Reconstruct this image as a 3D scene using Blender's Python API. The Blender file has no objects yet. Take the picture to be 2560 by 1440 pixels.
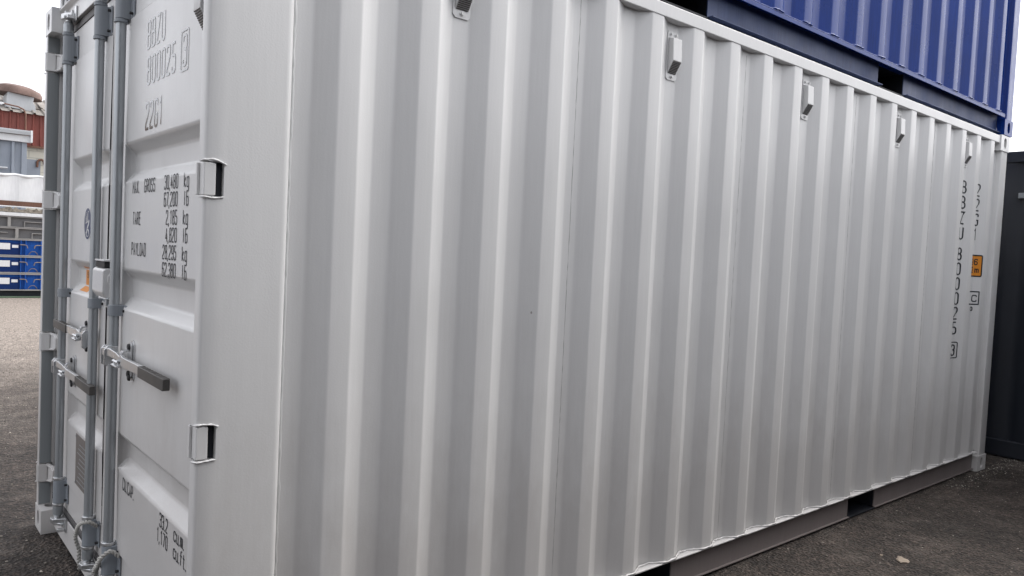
import bpy, bmesh, math, random
from mathutils import Vector, Matrix
random.seed(7)
R = math.radians
S = bpy.context.scene
C = S.collection

# ------------------------------------------------------------------ camera
cd = bpy.data.cameras.new('camera'); cam = bpy.data.objects.new('camera', cd); C.objects.link(cam)
H_, P_, K_ = R(49.597), R(-2.476), R(2.751)
fw = Vector((math.cos(H_)*math.cos(P_), math.sin(H_)*math.cos(P_), math.sin(P_)))
rt = Vector((math.sin(H_), -math.cos(H_), 0)); up = rt.cross(fw)
r2 = math.cos(K_)*rt + math.sin(K_)*up; u2 = -math.sin(K_)*rt + math.cos(K_)*up
m = Matrix((r2, u2, -fw)).transposed().to_4x4(); m.translation = Vector((-0.6824, -2.0793, 1.5004))
cam.matrix_world = m
cd.sensor_width = 36; cd.lens = 1907/2560*36; cd.clip_end = 2000; cd.clip_start = .02
S.camera = cam
# ------------------------------------------------------------------ sky, sun, exposure
W = bpy.data.worlds.new("World"); S.world = W; W.use_nodes = True
nt = W.node_tree; bg = nt.nodes['Background']
sky = nt.nodes.new('ShaderNodeTexSky'); sky.sky_type = 'NISHITA'; sky.sun_disc = False
SUN_EL, SUN_AZ = R(48), math.atan2(-.10, .99)      # azimuth measured from +X
sky.sun_elevation = SUN_EL; sky.sun_rotation = math.pi/2 - SUN_AZ
sky.air_density = 1.0; sky.dust_density = 6.0; sky.ozone_density = 1.0
hs = nt.nodes.new('ShaderNodeHueSaturation'); hs.inputs['Saturation'].default_value = .22
nt.links.new(sky.outputs[0], hs.inputs['Color'])
# high overcast: a bright, faintly uneven cloud layer over most of the sky
cn = nt.nodes.new('ShaderNodeTexNoise'); cn.inputs['Scale'].default_value = 2.2; cn.inputs['Detail'].default_value = 5
cr = nt.nodes.new('ShaderNodeValToRGB'); cr.color_ramp.elements[0].position = .3; cr.color_ramp.elements[0].color = (.82, .84, .93, 1)
cr.color_ramp.elements[1].position = .7; cr.color_ramp.elements[1].color = (.985, .98, 1, 1)
tc = nt.nodes.new('ShaderNodeTexCoord'); nt.links.new(tc.outputs['Generated'], cn.inputs['Vector']); nt.links.new(cn.outputs['Fac'], cr.inputs[0])
cv = nt.nodes.new('ShaderNodeVectorMath'); cv.operation = 'SCALE'; cv.inputs['Scale'].default_value = 2.3; nt.links.new(cr.outputs[0], cv.inputs[0])
mx = nt.nodes.new('ShaderNodeMix'); mx.data_type = 'RGBA'; mx.inputs[0].default_value = .8
nt.links.new(hs.outputs[0], mx.inputs[6]); nt.links.new(cv.outputs[0], mx.inputs[7]); nt.links.new(mx.outputs[2], bg.inputs[0])
bg.inputs[1].default_value = .15
sl = bpy.data.lights.new('sun', 'SUN'); sl.energy = 0.5; sl.angle = R(40); sl.color = (1, .965, .92)
so = bpy.data.objects.new('sun', sl); C.objects.link(so)
sd = Vector((math.cos(SUN_AZ)*math.cos(SUN_EL), math.sin(SUN_AZ)*math.cos(SUN_EL), math.sin(SUN_EL)))
so.rotation_euler = sd.to_track_quat('Z', 'Y').to_euler(); so.location = (0, 0, 30)
S.view_settings.view_transform = 'Standard'; S.view_settings.look = 'None'
S.view_settings.exposure = 2.2; S.view_settings.gamma = 1

# ------------------------------------------------------------------ materials
def srgb(r, g, b):
    f = lambda c: (c/255/12.92 if c/255 <= .04045 else ((c/255+.055)/1.055)**2.4)
    return (f(r), f(g), f(b), 1)
class NT:
    def __init__(s, name):
        s.m = bpy.data.materials.new(name); s.m.use_nodes = True; s.t = s.m.node_tree
        s.b = s.t.nodes['Principled BSDF']; s.co = s.n('ShaderNodeTexCoord').outputs['Object']
    def n(s, k, **kw):
        x = s.t.nodes.new(k)
        for a, v in kw.items(): setattr(x, a, v)
        return x
    def l(s, a, b): s.t.links.new(a, b)
    def mapc(s, sc, src=None):
        x = s.n('ShaderNodeMapping'); x.inputs['Scale'].default_value = sc; s.l(src or s.co, x.inputs[0]); return x.outputs[0]
    def noise(s, scale, detail=4, rough=.55, vec=None, dist=0):
        x = s.n('ShaderNodeTexNoise'); x.inputs['Scale'].default_value = scale; x.inputs['Detail'].default_value = detail
        x.inputs['Roughness'].default_value = rough; x.inputs['Distortion'].default_value = dist
        s.l(vec or s.co, x.inputs['Vector']); return x.outputs['Fac']
    def vor(s, scale, vec=None, feature='F1', out='Distance'):
        x = s.n('ShaderNodeTexVoronoi', feature=feature); x.inputs['Scale'].default_value = scale
        s.l(vec or s.co, x.inputs['Vector']); return x.outputs[out]
    def ramp(s, src, stops):
        x = s.n('ShaderNodeValToRGB'); e = x.color_ramp.elements
        while len(e) < len(stops): e.new(.5)
        for i, (p, c) in enumerate(stops): e[i].position = p; e[i].color = c if len(c) == 4 else (*c, 1)
        s.l(src, x.inputs[0]); return x.outputs[0]
    def mix(s, f, a, b, mode='MIX'):
        x = s.n('ShaderNodeMix', data_type='RGBA', blend_type=mode)
        for i, v in ((0, f), (6, a), (7, b)):
            if hasattr(v, 'links'): s.l(v, x.inputs[i])
            else: x.inputs[i].default_value = v
        return x.outputs[2]
    def bump(s, h, strength=.3, dist=.01, nrm=None):
        x = s.n('ShaderNodeBump'); x.inputs['Strength'].default_value = strength; x.inputs['Distance'].default_value = dist
        s.l(h, x.inputs['Height'])
        if nrm: s.l(nrm, x.inputs['Normal'])
        s.l(x.outputs[0], s.b.inputs['Normal']); return x.outputs[0]
def G(v): return (v, v, v, 1)
def paint(name, col, rough=.35, streak=.12, dirt=.1, peel=.12, metal=0, wave=.0, spec=.5, coat=0, dust_shade=0):
    n = NT(name); v = n.mapc((9, 9, .35)); st = n.noise(14, 5, .6, v)
    big = n.noise(1.3, 4, .6)
    f = n.ramp(st, [(.3, G(1-streak)), (.7, G(1))])
    f2 = n.ramp(big, [(.3, G(1-dirt)), (.7, G(1))])
    c = n.mix(1.0, col, f, 'MULTIPLY'); c = n.mix(1.0, c, f2, 'MULTIPLY')
    sp = n.vor(6.5, n.mapc((1, 1, .7))); msk = n.ramp(sp, [(.0, G(.8)), (.018, G(.8)), (.026, G(0))])
    spn = n.ramp(n.noise(2.2, 2), [(.5, G(0)), (.6, G(1))])
    spm = n.mix(1.0, msk, spn, 'MULTIPLY')
    c = n.mix(spm, c, (col[0]*.35, col[1]*.32, col[2]*.3, 1))
    if dust_shade:                                                      # dusty foot of the wall, with shade of the low wall mixed in
        sx = n.n('ShaderNodeSeparateXYZ'); n.l(n.co, sx.inputs[0])
        q = n.n('ShaderNodeMath', operation='MULTIPLY_ADD'); n.l(n.noise(7, 6, .7, n.mapc((1, 1, .4))), q.inputs[0]); q.inputs[1].default_value = -.9; n.l(sx.outputs['Z'], q.inputs[2])
        c = n.mix(n.ramp(q.outputs[0], [(.0, G(dust_shade)), (.25, G(dust_shade*.6)), (.55, G(dust_shade*.25)), (1.0, G(0))]), c, (.27, .235, .21, 1))
    n.l(c, n.b.inputs['Base Color'])
    rr = n.ramp(n.noise(5, 5), [(.3, G(rough*.85)), (.7, G(rough*1.2))]); n.l(rr, n.b.inputs['Roughness'])
    n.b.inputs['Metallic'].default_value = metal; n.b.inputs['Specular IOR Level'].default_value = spec
    n.b.inputs['Coat Weight'].default_value = coat; n.b.inputs['Coat Roughness'].default_value = .12
    b = n.bump(n.noise(170, 3), peel, .002)
    if wave: n.bump(n.noise(1, 3, .5, n.mapc((5, 5, 1.1))), wave, .02, b)
    return n.m
WHITE = paint('white_container_paint', (.70, .70, .698, 1), .33, .04, .06, .16, wave=.10, dust_shade=.36)
RAILP = paint('taupe_underbody_coating', (.20, .172, .165, 1), .5, .10, .12, .2, spec=.3)
POSTG = paint('grey_post_channel', (.25, .27, .28, 1), .45, .08, .08, .1)
BLUE = paint('blue_container_paint', (.006, .046, .29, 1), .29, .25, .25, .06, wave=.12, spec=.2)
BLUER = paint('blue_rail_paint', (.060, .090, .21, 1), .5, .3, .3, .1, spec=.3)
DARK = paint('dark_navy_paint', (.011, .0145, .024, 1), .5, .2, .3, .12)
BLACK = paint('black_underbody_and_gap_shade', (.006, .008, .014, 1), .6, .1, .1, .1)
BRK = paint('grey_bracket_paint', (.26, .285, .315, 1), .42, .12, .12, .12)
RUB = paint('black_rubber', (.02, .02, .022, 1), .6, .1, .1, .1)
GRUB = paint('grey_gasket_rubber', (.11, .105, .105, 1), .7, .1, .1, .1)
ROPE = paint('pale_rope_fibre', (.50, .49, .46, 1), .9, .2, .2, .4, spec=.2)
GRIP = paint('dark_grey_plastic_grip', (.075, .07, .065, 1), .5, .1, .1, .2)
INK = paint('black_vinyl_ink', (.012, .013, .016, 1), .09, .05, .05, .02); INK.node_tree.nodes['Principled BSDF'].inputs['IOR'].default_value = 3.6
INKM = paint('black_marking_ink', (.02, .024, .03, 1), .45, .05, .05, .05)
ORANGE = paint('orange_decal', (.72, .27, .035, 1), .4, .05, .05, .05)
NAVY = paint('navy_decal', (.03, .05, .13, 1), .3, .05, .05, .05)
DWHITE = paint('white_decal', (.75, .75, .75, 1), .4, .05, .05, .05)
def galv(name, col, rough=.38, metal=.75):
    n = NT(name); st = n.noise(20, 6, .65, n.mapc((14, 14, .6)))
    c = n.ramp(st, [(.3, tuple(x*.86 for x in col[:3])), (.7, col[:3])]); n.l(c, n.b.inputs['Base Color'])
    n.l(n.ramp(n.noise(8, 4, .5, n.mapc((4, 4, .5))), [(.3, G(rough*.85)), (.7, G(rough*1.2))]), n.b.inputs['Roughness'])
    n.b.inputs['Metallic'].default_value = metal; n.bump(n.noise(40, 3), .04, .002); return n.m
GALV = galv('galvanised_bar_steel', (.40, .425, .445, 1), .36, .6)
ZINC = galv('bright_zinc_steel', (.66, .67, .68, 1), .3, .85)
PLATE = galv('worn_data_plate_metal', (.22, .20, .19, 1), .5, .5)

def ground_mat():
    n = NT('asphalt_and_gravel_ground')
    big = n.noise(.35, 5, .6); med = n.noise(6, 5, .65); fine = n.vor(95); f2 = n.noise(240, 3, .7)
    tar = n.ramp(med, [(.25, (.029, .0225, .019)), (.75, (.074, .057, .047))])
    tar = n.mix(1.0, tar, n.ramp(n.noise(26, 4, .75), [(.32, G(.35)), (.5, G(.95)), (.68, G(2.1))]), 'MULTIPLY')
    chip = n.ramp(fine, [(.0, G(1.9)), (.35, G(1.0)), (.7, G(.45))]); tar = n.mix(1.0, tar, chip, 'MULTIPLY')
    spots = n.ramp(n.vor(38), [(0, G(1)), (.10, G(1)), (.16, G(0))]); tar = n.mix(1.0, tar, n.ramp(n.noise(1.1, 5, .65), [(.35, G(.62)), (.65, G(1.25))]), 'MULTIPLY'); sel = n.ramp(n.noise(9, 2), [(.48, G(0)), (.58, G(1))])
    tar = n.mix(n.mix(1.0, spots, sel, 'MULTIPLY'), tar, (.17, .15, .13, 1))
    gr = n.ramp(n.noise(18, 6, .7), [(.3, (.13, .108, .09)), (.7, (.40, .345, .30))])
    gr = n.mix(1.0, gr, n.ramp(n.noise(30, 5, .8), [(.33, G(.4)), (.5, G(1)), (.66, G(1.7))]), 'MULTIPLY')
    sx = n.n('ShaderNodeSeparateXYZ'); n.l(n.co, sx.inputs[0])
    ma = n.n('ShaderNodeMath', operation='MULTIPLY_ADD'); n.l(big, ma.inputs[0]); ma.inputs[1].default_value = 7; n.l(sx.outputs['Y'], ma.inputs[2])
    mr = n.n('ShaderNodeMapRange'); n.l(ma.outputs[0], mr.inputs[0]); mr.inputs[1].default_value = 8.0; mr.inputs[2].default_value = 14.0
    n2 = n.n('ShaderNodeMath', operation='MULTIPLY_ADD'); n.l(n.noise(3.2, 6, .7), n2.inputs[0]); n2.inputs[1].default_value = 1.1; n2.inputs[2].default_value = -.55
    ad = n.n('ShaderNodeMath', operation='ADD', use_clamp=True); n.l(n2.outputs[0], ad.inputs[0]); n.l(mr.outputs[0], ad.inputs[1])
    n.l(n.mix(ad.outputs[0], tar, gr), n.b.inputs['Base Color'])
    n.b.inputs['Roughness'].default_value = .82; n.b.inputs['Specular IOR Level'].default_value = .35
    b = n.bump(n.vor(60), 1.0, .016); b = n.bump(f2, .5, .006, b); n.bump(n.noise(3, 5), .4, .03, b)
    return n.m

# ------------------------------------------------------------------ helpers
def tag(o, label=None, cat=None, group=None, kind=None):
    for k, v in (('label', label), ('category', cat), ('group', group), ('kind', kind)):
        if v: o[k] = v
    return o
def thing(name, label, cat, loc=(0, 0, 0), group=None, rz=0):
    o = bpy.data.objects.new(name, None); C.objects.link(o); o.location = loc; o.rotation_euler = (0, 0, rz); o.empty_display_size = .2
    return tag(o, label, cat, group)
def obj(name, bm, mat, parent=None, bevel=0, smooth=True, label=None, seg=2, recalc=True, ang=32):
    if recalc: bmesh.ops.recalc_face_normals(bm, faces=bm.faces)
    me = bpy.data.meshes.new(name); bm.to_mesh(me); bm.free()
    mats = mat if isinstance(mat, (list, tuple)) else [mat]
    for x in mats: me.materials.append(x)
    if smooth: me.shade_smooth(); me.set_sharp_from_angle(angle=R(ang))
    o = bpy.data.objects.new(name, me); C.objects.link(o)
    if parent: o.parent = parent
    if bevel:
        b = o.modifiers.new('bevel', 'BEVEL'); b.width = bevel; b.segments = seg; b.limit_method = 'ANGLE'; b.angle_limit = R(ang); b.harden_normals = True
    if label: o['label'] = label
    return o
def split(name, bm, mat, parent, **k):
    """every loose piece of bm becomes an object of its own"""
    bm.verts.index_update(); seen = set(); out = []
    for v0 in bm.verts:
        if v0.index in seen: continue
        st = [v0]; isl = []; seen.add(v0.index)
        while st:
            v = st.pop(); isl.append(v)
            for e in v.link_edges:
                w = e.other_vert(v)
                if w.index not in seen: seen.add(w.index); st.append(w)
        nb = bmesh.new(); mp = {v: nb.verts.new(v.co) for v in isl}; fs = {f for v in isl for f in v.link_faces}
        for f in sorted(fs, key=lambda f: f.index): nb.faces.new([mp[v] for v in f.verts])
        out.append(obj(name, nb, mat, parent, **k))
    bm.free(); return out
def B(): return bmesh.new()
def box(bm, x0, x1, y0, y1, z0, z1, mi=0):
    v = [bm.verts.new(p) for p in ((x0, y0, z0), (x1, y0, z0), (x1, y1, z0), (x0, y1, z0), (x0, y0, z1), (x1, y0, z1), (x1, y1, z1), (x0, y1, z1))]
    for f in ((0, 3, 2, 1), (4, 5, 6, 7), (0, 1, 5, 4), (1, 2, 6, 5), (2, 3, 7, 6), (3, 0, 4, 7)):
        bm.faces.new([v[i] for i in f]).material_index = mi
    return bm
def cyl(bm, p0, p1, r, n=20, r1=None, caps=True):
    p0, p1 = Vector(p0), Vector(p1); d = (p1-p0).normalized(); a = d.orthogonal().normalized(); b = d.cross(a)
    r1 = r if r1 is None else r1; A, Bv = [], []
    for i in range(n):
        t = 2*math.pi*i/n; w = a*math.cos(t)+b*math.sin(t); A.append(bm.verts.new(p0+w*r)); Bv.append(bm.verts.new(p1+w*r1))
    for i in range(n): bm.faces.new((A[i], A[(i+1) % n], Bv[(i+1) % n], Bv[i]))
    if caps: bm.faces.new(A[::-1]); bm.faces.new(Bv)
    return bm
def tube(bm, pts, r, n=10, rf=None):
    pts = [Vector(p) for p in pts]; rings = []; prev = None
    for i, p in enumerate(pts):
        d = (pts[min(i+1, len(pts)-1)]-pts[max(i-1, 0)]).normalized()
        if prev is None: a = d.orthogonal().normalized()
        else: a = (prev-d*prev.dot(d)).normalized()
        prev = a; b = d.cross(a); rr = rf(i) if rf else r
        rings.append([bm.verts.new(p+(a*math.cos(2*math.pi*k/n)+b*math.sin(2*math.pi*k/n))*rr) for k in range(n)])
    for q, s in zip(rings, rings[1:]):
        for k in range(n): bm.faces.new((q[k], q[(k+1) % n], s[(k+1) % n], s[k]))
    bm.faces.new(rings[0][::-1]); bm.faces.new(rings[-1]); return bm
def prism(bm, poly, ax, a, b, mi=0):
    """poly of 2D points extruded along axis ax from a to b"""
    def P(p, t):
        q = list(p); q.insert(ax, t); return q
    A = [bm.verts.new(P(p, a)) for p in poly]; Q = [bm.verts.new(P(p, b)) for p in poly]; n = len(poly)
    for i in range(n): bm.faces.new((A[i], A[(i+1) % n], Q[(i+1) % n], Q[i])).material_index = mi
    bm.faces.new(A[::-1]).material_index = mi; bm.faces.new(Q).material_index = mi; return bm
def sheet(bm, pts, ax, a, b, n=1, mi=0):
    """open profile extruded"""
    def P(p, t):
        q = list(p); q.insert(ax, t); return q
    rows = [[bm.verts.new(P(p, a+(b-a)*k/n)) for p in pts] for k in range(n+1)]
    for q, s in zip(rows, rows[1:]):
        for i in range(len(pts)-1): bm.faces.new((q[i], q[i+1], s[i+1], s[i])).material_index = mi
    return bm
def weld(bm, path, r, amp=.35, step=.012):
    """an irregular bead of weld metal along a path"""
    pts = []
    for a, b in zip(path, path[1:]):
        a, b = Vector(a), Vector(b); n = max(1, int((b-a).length/step))
        pts += [a+(b-a)*k/n for k in range(n)]
    pts.append(Vector(path[-1]))
    pts = [p+Vector([random.uniform(-1, 1)*r*.35 for _ in range(3)]) for p in pts]
    return tube(bm, pts, r, 8, lambda i: r*(1+random.uniform(-amp, amp)))
def holed(bm, o, ua, va, w, h, hw, hh, depth):
    """a w x h plate face at o (centre) with an oblong hole hw x hh walled inward to depth"""
    o, ua, va = Vector(o), Vector(ua), Vector(va); nn = ua.cross(va)
    ca = math.atan2(h, w); an = sorted([2*math.pi*i/32 for i in range(32)]+[ca, math.pi-ca, math.pi+ca, 2*math.pi-ca])
    O, I, D = [], [], []
    for t in an:
        c, s = math.cos(t), math.sin(t)
        k = min(w/2/abs(c) if abs(c) > 1e-6 else 9, h/2/abs(s) if abs(s) > 1e-6 else 9)
        O.append(bm.verts.new(o+ua*c*k+va*s*k))
        # stadium outline
        if hh >= hw: rr = hw/2; e = hh/2-rr; px, py = c*rr, s*rr+(e if s > 0 else -e)*(1 if abs(s) > 1e-6 else 0)
        else: rr = hh/2; e = hw/2-rr; px, py = c*rr+(e if c > 0 else -e)*(1 if abs(c) > 1e-6 else 0), s*rr
        I.append(bm.verts.new(o+ua*px+va*py)); D.append(bm.verts.new(o+ua*px+va*py-nn*depth))
    n = len(an)
    for i in range(n):
        j = (i+1) % n
        bm.faces.new((O[i], O[j], I[j], I[i])); bm.faces.new((I[i], I[j], D[j], D[i]))
def casting_bm(x0, x1, y0, y1, z0, z1):
    bm = B(); cx, cy, cz = (x0+x1)/2, (y0+y1)/2, (z0+z1)/2; lx, ly, lz = x1-x0, y1-y0, z1-z0
    holed(bm, (cx, y0, cz), (1, 0, 0), (0, 0, 1), lx, lz, .056, .082, .028)
    holed(bm, (cx, y1, cz), (-1, 0, 0), (0, 0, 1), lx, lz, .056, .082, .028)
    holed(bm, (x0, cy, cz), (0, -1, 0), (0, 0, 1), ly, lz, .056, .082, .028)
    holed(bm, (x1, cy, cz), (0, 1, 0), (0, 0, 1), ly, lz, .056, .082, .028)
    holed(bm, (cx, cy, z1), (1, 0, 0), (0, 1, 0), lx, ly, .124, .0635, .028)
    holed(bm, (cx, cy, z0), (1, 0, 0), (0, -1, 0), lx, ly, .124, .0635, .028)
    bmesh.ops.remove_doubles(bm, verts=bm.verts, dist=.0004)
    return bm

# ------------------------------------------------------------------ condensed stencil lettering
GL = {
 '0': [([(0,0),(1,0),(1,1),(0,1)], 1, 'rrrr')], 'O': [([(0,0),(1,0),(1,1),(0,1)], 1, 'rrrr')],
 'D': [([(0,0),(1,0),(1,1),(0,1)], 1, 'srrs')],
 '8': [([(0,0),(1,0),(1,.52),(0,.52)], 1, 'rrrr'), ([(.04,.52),(.96,.52),(.96,1),(.04,1)], 1, 'rrrr')],
 'B': [([(0,0),(1,0),(1,.52),(0,.52)], 1, 'srrs'), ([(0,.52),(.94,.52),(.94,1),(0,1)], 1, 'srrs')],
 '2': [([(0,.78),(0,1),(1,1),(1,.62),(0,.16),(0,0),(1,0)], 0, 'srrrsss')],
 '3': [([(0,.8),(0,1),(1,1),(1,.53),(.4,.53)], 0, 'srrrs'), ([(.4,.53),(1,.53),(1,0),(0,0),(0,.2)], 0, 'srrrs')],
 '5': [([(.95,1),(.08,1),(.08,.58),(1,.58),(1,0),(0,0),(0,.2)], 0, 'sssrrrs')],
 '1': [([(.15,.8),(.6,1),(.6,0)], 0, 'sss')], '7': [([(0,1),(1,1),(.35,0)], 0, 'sss')],
 '6': [([(1,.8),(1,1),(0,1),(0,0),(1,0),(1,.58),(0,.58)], 0, 'srrrrrs')],
 '9': [([(0,.2),(0,0),(1,0),(1,1),(0,1),(0,.44),(1,.44)], 0, 'srrrrrs')],
 '4': [([(1,.26),(0,.26),(.6,1)], 0, 'sss'), ([(.72,.6),(.72,0)], 0, 'ss')],
 'Z': [([(0,1),(1,1),(0,0),(1,0)], 0, 'ssss')], 'U': [([(0,1),(0,0),(1,0),(1,1)], 0, 'srrs')],
 'G': [([(1,.78),(1,1),(0,1),(0,0),(1,0),(1,.46),(.55,.46)], 0, 'srrrrss')],
 'C': [([(1,.76),(1,1),(0,1),(0,0),(1,0),(1,.24)], 0, 'srrrrs')],
 'M': [([(-.08,0),(-.08,1),(.5,.42),(1.08,1),(1.08,0)], 0, 'sssss')],
 'A': [([(0,0),(.5,1),(1,0)], 0, 'sss'), ([(.2,.3),(.8,.3)], 0, 'ss')],
 'X': [([(0,0),(1,1)], 0, 'ss'), ([(0,1),(1,0)], 0, 'ss')],
 'R': [([(0,0),(0,1),(1,1),(1,.5),(0,.5)], 0, 'ssrrs'), ([(.5,.5),(1,0)], 0, 'ss')],
 'P': [([(0,0),(0,1),(1,1),(1,.46),(0,.46)], 0, 'ssrrs')],
 'S': [([(1,.8),(1,1),(0,1),(0,.53),(1,.53),(1,0),(0,0),(0,.2)], 0, 'srrrrrrs')],
 'T': [([(0,1),(1,1)], 0, 'ss'), ([(.5,1),(.5,0)], 0, 'ss')],
 'E': [([(1,1),(0,1),(0,0),(1,0)], 0, 'ssss'), ([(0,.53),(.85,.53)], 0, 'ss')],
 'Y': [([(0,1),(.5,.5),(1,1)], 0, 'sss'), ([(.5,.5),(.5,0)], 0, 'ss')],
 'I': [([(.5,0),(.5,1)], 0, 'ss')], 'N': [([(0,0),(0,1),(1,0),(1,1)], 0, 'ssss')],
 'L': [([(0,1),(0,0),(1,0)], 0, 'sss')],
 'k': [([(0,1),(0,0)], 0, 'ss'), ([(.9,.68),(.1,.3),(1,0)], 0, 'sss')],
 'g': [([(1,.68),(0,.68),(0,0),(1,0)], 0, 'srrs'), ([(1,.68),(1,-.3),(0,-.3)], 0, 'srs')],
 'l': [([(.5,1),(.5,0)], 0, 'ss')], 'b': [([(0,1),(0,0),(1,0),(1,.6),(0,.6)], 0, 'ssrrs')],
 'c': [([(1,.5),(1,.68),(0,.68),(0,0),(1,0),(1,.18)], 0, 'srrrrs')],
 'u': [([(0,.68),(0,0),(1,0),(1,.68)], 0, 'srss')],
 'm': [([(-.1,0),(-.1,.68),(.5,.68),(.5,0)], 0, 'ssrs'), ([(.5,.68),(1.1,.68),(1.1,0)], 0, 'srs')],
 'f': [([(.95,1),(.35,1),(.35,0)], 0, 'srs'), ([(0,.68),(.85,.68)], 0, 'ss')],
 't': [([(.35,.95),(.35,0),(.95,0)], 0, 'srs'), ([(0,.68),(.85,.68)], 0, 'ss')],
}
NARROW = {'.': .5, ',': .5, 'l': 1.0}
def rounded(pts, closed, flags, r):
    n = len(pts); out = []
    for i, p in enumerate(pts):
        p = Vector(p)
        if flags[i] != 'r' or (not closed and i in (0, n-1)): out.append(p); continue
        a = Vector(pts[i-1])-p; b = Vector(pts[(i+1) % n])-p
        rr = min(r, a.length*.48, b.length*.48); a = p+a.normalized()*rr; b = p+b.normalized()*rr
        for k in range(5):
            t = k/4; out.append((1-t)**2*a+2*t*(1-t)*p+t*t*b)
    return out
def ribbon(bm, pts, closed, t, lift):
    n = len(pts); L, Rr = [], []
    for i in range(n):
        p = pts[i]; a = pts[i-1] if (i or closed) else None; b = pts[(i+1) % n] if (i < n-1 or closed) else None
        d1 = (p-a).normalized() if a is not None else None; d2 = (b-p).normalized() if b is not None else None
        d1 = d1 or d2; d2 = d2 or d1; n1 = Vector((-d1.y, d1.x)); n2 = Vector((-d2.y, d2.x)); mm = (n1+n2)
        mm = mm.normalized() if mm.length > .1 else n1; k = t/2/max(.45, mm.dot(n1))
        L.append(bm.verts.new((p.x+mm.x*k, p.y+mm.y*k, lift))); Rr.append(bm.verts.new((p.x-mm.x*k, p.y-mm.y*k, lift)))
    for i in range(n if closed else n-1):
        j = (i+1) % n; bm.faces.new((L[i], L[j], Rr[j], Rr[i]))
def text_bm(lines, h, cw, adv, t):
    """lines: (string, s, z_base) laid out in the s,z plane; third coordinate is a tiny lift"""
    bm = B()
    for s, x, z in lines:
        for ch in s:
            if ch == ' ': x += adv; continue
            if ch == '#':                                            # frame for the check digit
                continue
            if ch in '.,':
                q = [Vector((x+t*.5, z)), Vector((x+t*.5, z+t*1.3))]
                if ch == ',': q[0] = Vector((x+t*.1, z-t*1.1))
                ribbon(bm, q, False, t*1.1, 0)
            else:
                w_, h_ = cw-t, h-t
                for li, (pts, cl, fl) in enumerate(GL[ch]):
                    pp = [(x+t/2+a*w_, z+t/2+b*h_) for a, b in pts]
                    ribbon(bm, rounded(pp, cl, fl, cw*.34), bool(cl), t, li*.00012)
            x += adv*NARROW.get(ch, 1)
    return bm
def rect_line(bm, x0, x1, z0, z1, t, lift=.0002, r=.01):
    ribbon(bm, rounded([(x0, z0), (x1, z0), (x1, z1), (x0, z1)], 1, 'rrrr', r), True, t, lift)
def drape(bm, cuts, axis, fn):
    """cut flat lettering at the folds of the surface and lay it on"""
    for c in cuts:
        co = (c, 0, 0) if axis == 0 else (0, c, 0); no = (1, 0, 0) if axis == 0 else (0, 1, 0)
        bmesh.ops.bisect_plane(bm, geom=bm.verts[:]+bm.edges[:]+bm.faces[:], plane_co=co, plane_no=no, dist=1e-6)
    for v in bm.verts: v.co = Vector(fn(v.co.x, v.co.y, v.co.z))
    return bm

# ------------------------------------------------------------------ the corrugated side
L_, W_, HH = 6.058, 2.40, 2.591
E0, PT, NK = .453, .2804, 20
YO, YI = .006, .042
def side_profile():
    p = [(.2455, .0412), (.26, YI), (E0-.140, YI), (E0-.072, YO)]
    for k in range(NK):
        e = E0+PT*k
        p += [(e, YO), (e+.070, YI), (e+.141, YI)]
        if k < NK-1: p += [(e+.2084, YO)]
    p += [(5.935, .012)]
    return p
SP = side_profile()
def yside(x):
    for (a, ya), (b, yb) in zip(SP, SP[1:]):
        if a <= x <= b: return ya+(yb-ya)*(x-a)/(b-a)
    return 0
def rnd_profile(pts, r=.006):
    out = [pts[0]]
    for a, p, b in zip(pts, pts[1:], pts[2:]):
        a, p, b = Vector(a), Vector(p), Vector(b); d1, d2 = (a-p), (b-p); rr = min(r, d1.length*.4, d2.length*.4)
        u, v = p+d1.normalized()*rr, p+d2.normalized()*rr
        for k in range(4): t = k/3; out.append(tuple((1-t)**2*u+2*t*(1-t)*p+t*t*v))
    out.append(pts[-1]); return out
def mirror_y(bm):
    for v in bm.verts: v.co.y = W_-v.co.y
    bmesh.ops.reverse_faces(bm, faces=bm.faces); return bm
POCKETS = ((1.800, 2.155), (3.862, 4.210))

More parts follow.
